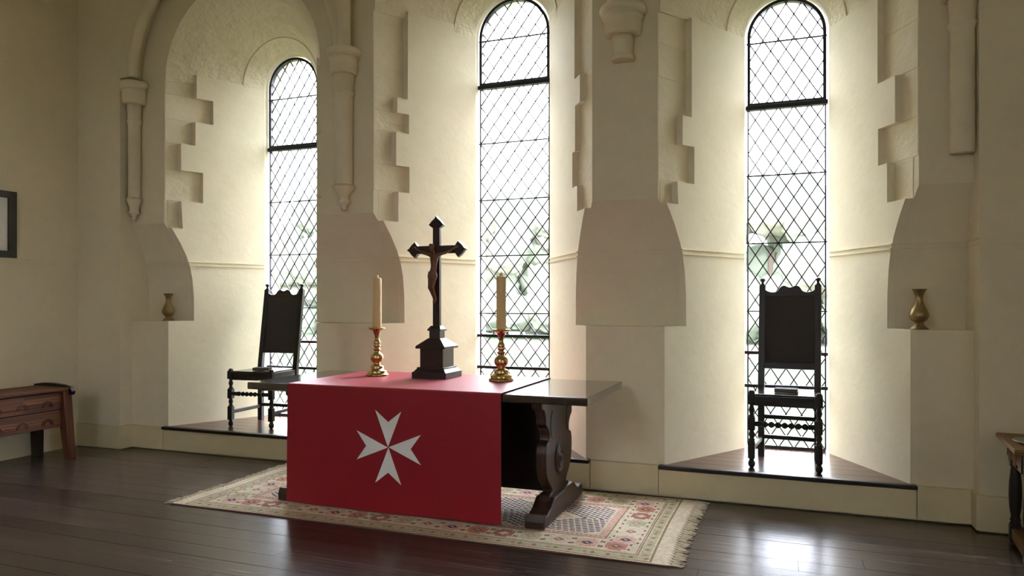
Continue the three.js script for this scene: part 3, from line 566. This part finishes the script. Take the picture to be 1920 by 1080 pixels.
// ------------------------------------------------------------------ tall-back chairs
function turned(segs) { // [['b', y0, y1, half] | ['t', [[r, y] ...]]]
  return merge(segs.map((s) => s[0] === 'b' ? box(-s[3], s[3], s[1], s[2], -s[3], s[3], 0.004) : lathe(s[1], 16)));
}
function makeChair(label, pos, turn) {
  const t = thing('tall_back_chair', label, 'chair', pos, turn, 'tall dark chairs in the window recesses');
  const fw = 0.198, rw = 0.178, d = 0.39, sh = 0.47;
  const leg = turned([['t', smoothProfile([[0.012, 0], [0.02, 0.012], [0.022, 0.03], [0.014, 0.05], [0.02, 0.06]], 12).concat([[0, 0.06]])], ['b', 0.058, 0.17, 0.021], ['t', [[0.018, 0.168], [0.02, 0.178], [0.012, 0.188], [0.02, 0.21], [0.013, 0.232], [0.02, 0.24]]], ['b', 0.238, 0.32, 0.021], ['t', [[0.018, 0.318], [0.02, 0.328], [0.011, 0.338], [0.02, 0.365], [0.011, 0.395], [0.02, 0.405]]], ['b', 0.403, sh, 0.022], ['t', [[0.02, sh - 0.002], [0.021, sh + 0.008], [0.012, sh + 0.02], [0, sh + 0.022]]]]);
  for (const s of [-1, 1]) mesh('leg', boxUV(leg.clone().translate(s * fw, 0, 0), 'y'), M.chair, t);
  for (const s of [-1, 1]) { // rear posts, raked above the seat
    const lean = 0.1, out = [[-0.02, 0], [0.02, 0], [0.02, sh], [0.02 + 0, sh + 0.02], [0.016 - lean, 1.17], [-0.02 - lean, 1.17], [-0.022, sh + 0.02], [-0.02, sh]];
    const g = prism(out, 0.036, 0.003).translate(0, 0, -0.018).rotateY(-Math.PI / 2).translate(s * rw, 0, -d);
    const p = mesh('rear_post', boxUV(g, 'y'), M.chair, t);
    mesh('finial', lathe([[0.014, 0], [0.016, 0.008], [0.008, 0.016], [0.01, 0.026], [0.017, 0.034], [0.019, 0.042], [0.012, 0.05], [0, 0.053]], 14).translate(s * rw, 1.168, -d - 0.1), M.chair, p);
  }
  mesh('seat', boxUV(prism([[-fw + 0.005, -0.006], [fw - 0.005, -0.006], [rw - 0.005, d], [-rw + 0.005, d]], 0.016, 0.003).rotateX(-Math.PI / 2).translate(0, sh - 0.02, 0)), M.chairSeat ??= tinted(WD.dark, rgb(1.2, 1.05, 0.95), 0.16, 0.0003), t);
  mesh('seat_rail', boxUV(box(-fw, fw, sh - 0.075, sh - 0.012, -0.014, 0.014, 0.003)), M.chair, t);
  mesh('seat_rail', boxUV(box(-rw, rw, sh - 0.075, sh - 0.012, -d - 0.012, -d + 0.012, 0.003)), M.chair, t);
  for (const s of [-1, 1]) {
    const sideBar = (y0, y1, w) => { const l = Math.hypot(fw - rw, d), g = box(-l / 2, l / 2, y0, y1, -w, w, 0.003); return g.rotateY(Math.atan2(d, -s * (fw - rw))).translate(s * (fw + rw) / 2, 0, -d / 2); };
    mesh('seat_rail', boxUV(sideBar(sh - 0.075, sh - 0.012, 0.012)), M.chair, t);
    mesh('stretcher', boxUV(sideBar(0.108, 0.136, 0.01)), M.chair, t);
  }
  const bob = [[0, -fw + 0.02], [0.014, -fw + 0.02], [0.016, -fw + 0.03], [0.016, -fw + 0.06]]; const nb = 7, span = 2 * (fw - 0.06);
  for (let k = 0; k < nb; k++) for (let j = 0; j <= 6; j++) bob.push([0.0075 + 0.0125 * Math.sin(Math.PI * j / 6), -fw + 0.06 + span * (k + j / 6) / nb]);
  bob.push([0.016, fw - 0.06], [0.016, fw - 0.03], [0.014, fw - 0.02], [0, fw - 0.02]);
  mesh('bobbin_stretcher', lathe(bob, 14).rotateZ(-Math.PI / 2).translate(0, 0.278, 0), M.chair, t);
  for (const y of [0.135, 0.272]) mesh('stretcher', boxUV(box(-rw, rw, y - 0.014, y + 0.014, -d - 0.01, -d + 0.01, 0.003)), M.chair, t);
  // back: framed leather panel with a scalloped crest, raked with the posts
  const slope = Math.atan2(0.1, 1.17 - sh - 0.02), up = (y) => (y - 0.61) / Math.cos(slope);
  const g0 = (pts, th, z) => prism(pts, th, 0.003).translate(0, 0, z).rotateX(-slope).translate(0, 0.61, -d - Math.tan(slope) * (0.61 - sh - 0.02));
  mesh('back_panel', boxUV(g0([[-rw + 0.012, 0], [rw - 0.012, 0], [rw - 0.012, up(1.11)], [-rw + 0.012, up(1.11)]], 0.016, -0.008)), M.leather, t);
  const crest = [[-rw + 0.01, up(1.09)], [rw - 0.01, up(1.09)], [rw - 0.01, up(1.145)]];
  const cs = new THREE.CatmullRomCurve3([[0.168, 1.145], [0.14, 1.126], [0.105, 1.12], [0.08, 1.13], [0.062, 1.155], [0.04, 1.166], [0.018, 1.158], [0, 1.152], [-0.018, 1.158], [-0.04, 1.166], [-0.062, 1.155], [-0.08, 1.13], [-0.105, 1.12], [-0.14, 1.126], [-0.168, 1.145]].map(([x, y]) => V3(x, up(y), 0)));
  for (const p of cs.getPoints(48)) crest.push([p.x, p.y]);
  crest.push([-rw + 0.01, up(1.145)]);
  mesh('crest_rail', boxUV(g0(crest, 0.02, -0.009)), M.chair, t);
  mesh('lower_rail', boxUV(g0([[-rw + 0.01, -0.012], [rw - 0.01, -0.012], [rw - 0.01, 0.03], [-rw + 0.01, 0.03]], 0.022, -0.01)), M.chair, t);
  return t;
}
const chairA = makeChair('tall dark carved chair in the leftmost window recess, behind the table', [-4.2, STEP + 0.003, -0.2], 0.08);
const chairB = makeChair('tall dark carved chair standing alone in the rightmost window recess', [0.004, STEP + 0.003, -0.115], -0.07);
for (const [c, x, z, l, turn] of [[chairA, 0.03, -0.12, 'small dark book lying on the chair in the leftmost window', 0.3], [chairB, 0.0, -0.16, 'small dark book lying on the chair in the rightmost window', 0.0]]) {
  const p = V3(x, 0.473, z).applyAxisAngle(V3(0, 1, 0), c.rotation.y).add(c.position);
  const b = thing('book', l, 'book', p.toArray(), c.rotation.y + turn);
  mesh('cover', merge([box(-0.07, 0.07, 0, 0.003, -0.05, 0.05), box(-0.07, 0.07, 0.019, 0.022, -0.05, 0.05), box(-0.071, -0.068, 0, 0.022, -0.05, 0.05)]), M.leather, b);
  mesh('pages', box(-0.067, 0.065, 0.0032, 0.0188, -0.046, 0.046), M.page, b);
}

// ------------------------------------------------------------------ rug
{
  const W = 3.06, D = 1.19, cw = 2048, ch = 800, cv = document.createElement('canvas'); cv.width = cw; cv.height = ch;
  const g = cv.getContext('2d'), sx = cw / W, sz = ch / D, X = (m) => m * sx, Z = (m) => m * sz;
  const col = { cream: '#e4d4b8', salmon: '#c87f6c', pink: '#dcae9a', navy: '#2c2544', olive: '#8a7240', green: '#b9b893', rust: '#a8604c', brown: '#6d5138', pale: '#e2d2b6' };
  const rect = (c, x0, z0, x1, z1) => { g.fillStyle = c; g.fillRect(X(x0), Z(z0), X(x1 - x0), Z(z1 - z0)); };
  const frame = (c, m, w, mx = m) => { rect(c, mx, m, W - mx, m + w); rect(c, mx, D - m - w, W - mx, D - m); rect(c, mx, m, mx + w, D - m); rect(c, W - mx - w, m, W - mx, D - m); };
  const poly = (c, pts) => { g.fillStyle = c; g.beginPath(); pts.forEach(([x, z], i) => i ? g.lineTo(X(x), Z(z)) : g.moveTo(X(x), Z(z))); g.closePath(); g.fill(); };
  rect(col.cream, 0, 0, W, D);
  rect(col.pale, 0, 0, 0.09, D); rect(col.pale, W - 0.09, 0, W, D);
  frame(col.olive, 0.012, 0.012, 0.09); frame(col.green, 0.03, 0.05, 0.11);
  const pick = ['salmon', 'olive', 'pink', 'rust', 'green'];
  for (let i = 0; i < 74; i++) { const x = 0.13 + i * 0.0385; for (const z of [0.055, D - 0.055]) poly(col[pick[i % 5]], [[x, z - 0.017], [x + 0.015, z], [x, z + 0.017], [x - 0.015, z]]); }
  for (let i = 0; i < 26; i++) { const z = 0.1 + i * 0.0395; for (const x of [0.135, W - 0.135]) poly(col[pick[i % 5]], [[x, z - 0.015], [x + 0.017, z], [x, z + 0.015], [x - 0.017, z]]); }
  frame(col.olive, 0.085, 0.008, 0.165);
  frame(col.brown, 0.1, 0.004, 0.178);
  // main border: stepped blocks and hooked motifs
  const block = (x, z, k) => {
    const c = [col.salmon, col.green, col.pink, col.rust, col.cream][k % 5], a = 0.055;
    rect(c, x - a, z - a * 0.75, x + a, z + a * 0.75); rect(c, x - a * 0.6, z - a * 1.15, x + a * 0.6, z + a * 1.15);
    const c2 = [col.brown, col.salmon, col.navy, col.cream, col.rust][k % 5]; poly(c2, [[x, z - 0.028], [x + 0.034, z], [x, z + 0.028], [x - 0.034, z]]);
    poly(col.pale, [[x, z - 0.011], [x + 0.013, z], [x, z + 0.011], [x - 0.013, z]]);
    for (const s of [-1, 1]) { rect(col.brown, x + s * 0.07 - 0.006, z - 0.05, x + s * 0.07 + 0.006, z - 0.025); rect(col.brown, x + s * 0.07 - 0.006, z + 0.02, x + s * 0.07 + 0.006, z + 0.045); }
  };
  for (let i = 0; i < 17; i++) { block(0.3 + i * 0.154, 0.185, i + 1); block(0.3 + i * 0.154, D - 0.185, i * 3 + 2); }
  for (let i = 0; i < 5; i++) { block(0.27, 0.3 + i * 0.148, i * 2 + 3); block(W - 0.27, 0.3 + i * 0.148, i * 3); }
  // field
  const fx0 = 0.37, fz0 = 0.275;
  rect(col.olive, fx0, fz0, W - fx0, D - fz0); rect(col.pink, fx0 + 0.008, fz0 + 0.008, W - fx0 - 0.008, D - fz0 - 0.008);
  rect(col.cream, fx0 + 0.05, fz0 + 0.05, W - fx0 - 0.05, D - fz0 - 0.05);
  for (let i = 0; i < 90; i++) { const x = fx0 + 0.02 + i * 0.026; for (const z of [fz0 + 0.029, D - fz0 - 0.029]) poly(col.rust, [[x, z - 0.009], [x + 0.008, z], [x, z + 0.009], [x - 0.008, z]]); }
  const mx0 = fx0 + 0.06, mx1 = W - fx0 - 0.06, mz0 = fz0 + 0.06, mz1 = D - fz0 - 0.06, zc = (mz0 + mz1) / 2, n = 4, mw = (mx1 - mx0) / n;
  g.save(); g.beginPath(); g.rect(X(mx0), Z(mz0), X(mx1 - mx0), Z(mz1 - mz0)); g.clip();
  g.lineWidth = 11;
  for (let k = 0; k < n; k++) {
    const xc = mx0 + mw * (k + 0.5);
    for (let r = 0; r < 20; r++) { // dashed lozenges of dark wool
      const a = 0.08 + r * 0.021; g.strokeStyle = r % 2 ? col.cream : (r % 4 ? col.navy : '#43385a'); g.setLineDash([20, 5]);
      g.save(); g.beginPath(); g.rect(X(xc - mw / 2), 0, X(mw), ch); g.clip();
      g.beginPath(); g.moveTo(X(xc), Z(zc - a * 0.85)); g.lineTo(X(xc + a * 1.2), Z(zc)); g.lineTo(X(xc), Z(zc + a * 0.85)); g.lineTo(X(xc - a * 1.2), Z(zc)); g.closePath(); g.stroke(); g.restore();
    }
    g.setLineDash([]);
    poly(col.pale, [[xc, zc - 0.085], [xc + 0.12, zc], [xc, zc + 0.085], [xc - 0.12, zc]]);
    poly(col.pink, [[xc, zc - 0.05], [xc + 0.07, zc], [xc, zc + 0.05], [xc - 0.07, zc]]);
    poly(col.cream, [[xc, zc - 0.02], [xc + 0.03, zc], [xc, zc + 0.02], [xc - 0.03, zc]]);
  }
  g.restore();
  // wool: speckled yarn and worn patches
  const im = g.getImageData(0, 0, cw, ch), dd = im.data;
  for (let y = 0; y < ch; y++) for (let x = 0; x < cw; x++) {
    const i = (y * cw + x) * 4, k = 0.84 + 0.3 * fine[((y * 2) % 512) * 512 + (x * 2) % 512] + 0.12 * (coarse[(y % 512) * 512 + x % 512] - 0.5), fade = 0.06 + 0.26 * patchy[(y % 512) * 512 + x % 512];
    for (let c = 0; c < 3; c++) dd[i + c] = clamp((dd[i + c] * (1 - fade) + [222, 200, 176][c] * fade) * k, 0, 255);
  }
  g.putImageData(im, 0, 0);
  const map = new THREE.CanvasTexture(cv); map.colorSpace = THREE.SRGBColorSpace;
  const t = thing('rug', 'worn patterned oriental rug with fringed ends under the altar table', 'rug', [-2.035, 0, 0.668]);
  const nx = 90, nz = 34, q = [], uv = [], top = (i, j) => { const u = i / nx, v = j / nz, x = (u - 0.5) * W, z = (v - 0.5) * D; const bow = 0.012 * Math.sin(v * Math.PI) * (Math.abs(u - 0.5) * 2) ** 6 * Math.sign(u - 0.5); return [x - bow, 0.0085 + 0.0012 * Math.sin(x * 7 + z * 3) + 0.001 * Math.sin(z * 13 + x * 2), z + 0.006 * Math.sin(x * 2.1)]; };
  const pushTri = (a, b, c) => { for (const [i, j] of [a, b, c]) { q.push(...top(i, j)); uv.push(i / nx, 1 - j / nz); } };
  for (let i = 0; i < nx; i++) for (let j = 0; j < nz; j++) { pushTri([i, j], [i, j + 1], [i + 1, j + 1]); pushTri([i, j], [i + 1, j + 1], [i + 1, j]); }
  const pile = new THREE.BufferGeometry(); pile.setAttribute('position', new THREE.BufferAttribute(new Float32Array(q), 3)); pile.setAttribute('uv', new THREE.BufferAttribute(new Float32Array(uv), 2)); pile.computeVertexNormals();
  const woolBump = tex(512, 512, gray(fine, 0, 255), false, 0.12);
  mesh('pile', pile, std({ map, roughness: 0.95, bumpMap: T.fineBump.clone(), bumpScale: 0.002 }), t);
  const edge = new Quads();
  const rim = []; for (let i = 0; i <= nx; i++) rim.push([i, 0]); for (let j = 1; j <= nz; j++) rim.push([nx, j]); for (let i = nx - 1; i >= 0; i--) rim.push([i, nz]); for (let j = nz - 1; j >= 0; j--) rim.push([0, j]);
  for (let k = 1; k < rim.length; k++) { const a = top(...rim[k - 1]), b = top(...rim[k]); edge.quad([a[0], 0.001, a[2]], a, b, [b[0], 0.001, b[2]]); }
  mesh('selvedge', edge.geo(), std({ color: rgb(0.2, 0.09, 0.07), roughness: 0.95 }), t);
  const fr = std({ color: rgb(0.66, 0.57, 0.4), roughness: 0.95 });
  for (const s of [-1, 1]) {
    const strands = [];
    for (let k = 0; k < 150; k++) {
      const z = (k / 149 - 0.5) * (D - 0.01), i = s < 0 ? 0 : nx, e = top(i, Math.round((z / D + 0.5) * nz)), l = R(0.035, 0.075), kn = R(-0.018, 0.018);
      strands.push(new THREE.TubeGeometry(new THREE.CatmullRomCurve3([V3(e[0] - s * 0.01, 0.009, e[2]), V3(e[0] + s * l * 0.4, 0.007, z + kn * 0.3), V3(e[0] + s * l, 0.0035, z + kn)]), 5, R(0.0022, 0.0036), 5));
    }
    mesh('fringe', merge(strands), fr, t).userData.kind = 'stuff';
  }
}

// ------------------------------------------------------------------ chest bench at the left wall
{
  const t = thing('chest_bench', 'old reddish brown carved wooden chest bench against the left wall', 'bench', [-5.58, 0, 1.2]);
  const lx = (x) => x + 5.58, lz = (z) => z - 1.2;
  mesh('lid', boxUV(box(lx(-5.775), lx(-5.385), 0.545, 0.572, lz(0.53), lz(1.9), 0.006), 'z'), M.oldWood, t);
  mesh('body', boxUV(box(lx(-5.74), lx(-5.425), 0.27, 0.545, lz(0.6), lz(1.83)), 'z'), M.darkWood, t);
  for (const [a, b] of [[0.262, 0.395], [0.402, 0.54]]) {
    const bd = mesh('front_board', boxUV(box(lx(-5.425), lx(-5.402), a, b, lz(0.585), lz(1.84), 0.005), 'z', a * 3, a), M.oldWood, t);
    const cs = [];
    for (let k = 0; k < 6; k++) { const z = 0.7 + k * 0.2; for (const r of [0.045, 0.03]) cs.push(new THREE.TorusGeometry(r, 0.005, 6, 18, Math.PI).rotateY(Math.PI / 2).translate(lx(-5.402), a + 0.03, lz(z))); }
    mesh('carving', merge(cs), M.oldWood, bd, 'worn carved arcs');
  }
  const cl = [[-0.205, 0], [0.215, -0.03], [0.225, 0.0], [0.205, 0.03], [0.12, 0.048], [0, 0.058], [-0.12, 0.056], [-0.205, 0.045]];
  mesh('end_cleat', boxUV(prism(cl, 0.03, 0.005).translate(0, 0.54, lz(0.5))), M.darkWood, t, 'dark rounded end cleat');
  mesh('end_cleat', boxUV(prism(cl, 0.03, 0.005).translate(0, 0.54, lz(1.88))), M.darkWood, t, 'dark rounded end cleat');
  const legG = (x0, z0, x1, z1, w) => { const g = new THREE.BoxGeometry(w, 0.545, w * 0.9), p = g.attributes.position; for (let i = 0; i < p.count; i++) { const k = (p.getY(i) + 0.2725) / 0.545; p.setXYZ(i, p.getX(i) * (0.85 + 0.25 * k) + x1 + (x0 - x1) * k, k * 0.545, p.getZ(i) * (0.85 + 0.25 * k) + z1 + (z0 - z1) * k); } const o = g.toNonIndexed(); o.computeVertexNormals(); return o; };
  for (const [x0, z0, x1, z1] of [[-5.425, 0.55, -5.395, 0.515], [-5.72, 0.56, -5.735, 0.54], [-5.425, 1.86, -5.395, 1.89], [-5.72, 1.85, -5.735, 1.87]]) mesh('leg', boxUV(legG(lx(x0), lz(z0), lx(x1), lz(z1), 0.075), 'y'), x0 > -5.5 ? M.oldWood : M.darkWood, t);
}
// framed picture on the left wall
{
  const t = thing('picture', 'small black framed picture with pale mount on the left wall', 'picture', [X0 + 0.002, 1.875, 0.915], Math.PI / 2);
  const w = 0.235, h = 0.265, b = 0.068, fr = new THREE.Shape([V2(-w, -h), V2(w, -h), V2(w, h), V2(-w, h)]); fr.holes.push(new THREE.Path([V2(-w + b, -h + b * 0.8), V2(w - b, -h + b * 0.8), V2(w - b, h - b * 0.8), V2(-w + b, h - b * 0.8)]));
  mesh('frame', new THREE.ExtrudeGeometry(fr, { depth: 0.018, bevelEnabled: true, bevelSize: 0.003, bevelThickness: 0.003, bevelOffset: -0.003 }).translate(0, 0, 0.003), M.blackFrame, t);
  mesh('mount', box(-w + 0.02, w - 0.02, -h + 0.02, h - 0.02, 0.002, 0.01), M.mat, t);
  mesh('print', box(-0.1, 0.1, -0.13, 0.13, 0.0098, 0.0105), M.print, t);
}
// ------------------------------------------------------------------ oak side table at the right edge, with a dish
{
  const t = thing('side_table', 'low carved oak side table at the right edge of the room', 'table', [1.055, 0, 0.215], -0.092);
  const W = 1.0, D = 0.52, H = 0.562;
  mesh('table_top', boxUV(box(0, W, H - 0.022, H, 0, D, 0.005)), M.oak, t);
  const li = 0.075;
  const leg = turned([['b', 0.012, 0.1, 0.026], ['t', [[0.024, 0.098], [0.026, 0.108], [0.02, 0.116], [0.026, 0.126], [0.022, 0.134], [0.02, 0.145], [0.027, 0.19], [0.03, 0.25], [0.028, 0.32], [0.022, 0.38], [0.02, 0.4], [0.026, 0.408], [0.026, 0.416], [0.022, 0.42]]], ['b', 0.418, H - 0.02, 0.026]]);
  for (const x of [li, W - li]) for (const z of [li, D - li]) { const l = mesh('leg', boxUV(leg.clone().translate(x, 0, z), 'y'), M.darkWood, t); mesh('foot', box(x - 0.022, x + 0.022, 0, 0.014, z - 0.022, z + 0.022, 0.004), M.oak, l); }
  const rail = (x0, x1, z0, z1, y0, y1, name, m) => mesh(name, boxUV(box(x0, x1, y0, y1, z0, z1, 0.003), x1 - x0 > z1 - z0 ? 'x' : 'z'), m, t);
  for (const x of [li, W - li]) { rail(x - 0.02, x + 0.02, li + 0.02, D - li - 0.02, 0.03, 0.085, 'stretcher', M.oak); }
  for (const z of [li, D - li]) rail(li + 0.02, W - li - 0.02, z - 0.02, z + 0.02, 0.03, 0.085, 'stretcher', M.oak);
  const carvedM = tinted(WD.oak, rgb(1.25, 1.1, 1.0), 0.5);
  const aprons = [];
  for (const x of [li - 0.02, W - li + 0.02]) aprons.push([rail(x - 0.009, x + 0.009, li - 0.02, D - li + 0.02, 0.428, H - 0.022, 'apron', M.oak), x, x < 0.5 ? -1 : 1, 'z']);
  for (const z of [li - 0.02, D - li + 0.02]) aprons.push([rail(li - 0.02, W - li + 0.02, z - 0.009, z + 0.009, 0.428, H - 0.022, 'apron', M.oak), z, z < 0.3 ? -1 : 1, 'x']);
  for (const [a, at, s, ax] of aprons) { // carved teeth and dividing bars
    const L = ax === 'z' ? D - 2 * li : W - 2 * li, n = Math.round(L / 0.026), teeth = [], bars = [];
    for (let k = 0; k <= n; k++) {
      const u = li + L * k / n, g = k % 5 === 4 ? box(-0.007, 0.007, -0.05, 0.045, -0.006, 0.006, 0.002) : prism([[-0.011, -0.028], [0.011, -0.028], [0, 0.03]], 0.008, 0.001).translate(0, 0, -0.004);
      ax === 'z' ? g.rotateY(Math.PI / 2).translate(at + s * 0.011, 0.487, u) : g.translate(u, 0.487, at + s * 0.011);
      (k % 5 === 4 ? bars : teeth).push(g);
    }
    for (const g of teeth) mesh('carved_tooth', g, carvedM, a); for (const g of bars) mesh('carved_bar', g, M.darkWood, a);
  }
  const p = V3(0.118, H, 0.315).applyAxisAngle(V3(0, 1, 0), -0.092).add(t.position);
  const d = thing('dish', 'shallow round pewter dish on the side table', 'dish', p.toArray());
  mesh('bowl', lathe([[0, 0], [0.05, 0], [0.055, 0.003], [0.082, 0.012], [0.092, 0.015], [0.093, 0.018], [0.08, 0.0165], [0.056, 0.007], [0, 0.005]], 48), M.pewter, d);
}

// ------------------------------------------------------------------ garden outside
tag(mesh('ground', boxUV(box(-70, 60, -0.9, -0.5, -90, 60)), M.lawn), 'pale green lawn seen through the lower window panes', 'lawn', null, 'structure');
tag(mesh(numbered('garden_path'), boxUV(box(-60, 40, -0.5, -0.47, -26, -19)), M.gravel), 'pale pinkish garden path crossing the lawn outside the windows', 'path', null, 'structure');
function blobs(list, seed) {
  const nz = patchy, out = [];
  for (const [x, y, z, r] of list) {
    let g = new THREE.IcosahedronGeometry(r, 5); g.deleteAttribute('uv'); g.deleteAttribute('normal'); g = mergeVertices(g, 1e-4); const p = g.attributes.position;
    for (let i = 0; i < p.count; i++) { const v = V3(p.getX(i), p.getY(i), p.getZ(i)), a = (Math.atan2(v.z, v.x) / (2 * Math.PI) + 0.5) * 511 | 0, b = (v.y / r * 0.5 + 0.5) * 511 | 0, k = 1 + 0.5 * (nz[((b * 2 + seed * 31) % 512) * 512 + (a * 2) % 512] - 0.5) + 0.25 * (fine[((b + seed) % 512) * 512 + a] - 0.5); p.setXYZ(i, v.x * k + x, v.y * k + y, v.z * k + z); }
    g.computeVertexNormals(); out.push(g);
  }
  return merge(out);
}
[[-24, -31, 8.5, 'bushy tree outside, seen through the leftmost window'], [-13.5, -30, 8.2, 'bushy tree outside, seen through the middle window'], [-0.5, -29, 8.0, 'bushy tree outside, seen through the rightmost window']].forEach(([x, z, h, l], i) => {
  const t = thing('tree', l, 'tree', [x, -0.5, z], 0, 'garden trees'), b = [];
  for (let k = 0; k < 46; k++) { const y = R(0.08, 0.92), w = 4.6 * Math.sqrt(1 - (y - 0.42) ** 2 / 0.3); b.push([R(-w, w), y * h * 0.9, R(-1.6, 1.6), R(0.8, 1.4)]); }
  mesh('foliage', blobs(b, i + 1), M.leaf, t); mesh('trunk', new THREE.CylinderGeometry(0.16, 0.26, h * 0.5, 10).translate(0, h * 0.25, 0), M.bark, t);
});
{
  const t = thing('hedge', 'long low clipped hedge at the far side of the lawn', 'hedge', [-8, -0.5, -38]), b = [];
  for (let k = 0; k < 46; k++) b.push([-34 + k * 1.5, R(0.8, 1.0), R(-0.2, 0.2), R(1.0, 1.25)]);
  mesh('foliage', blobs(b, 9), M.leaf, t);
}

scene.traverse((o) => { if (o.isMesh) { o.castShadow = true; o.receiveShadow = true; } });
renderer.render(scene, camera);
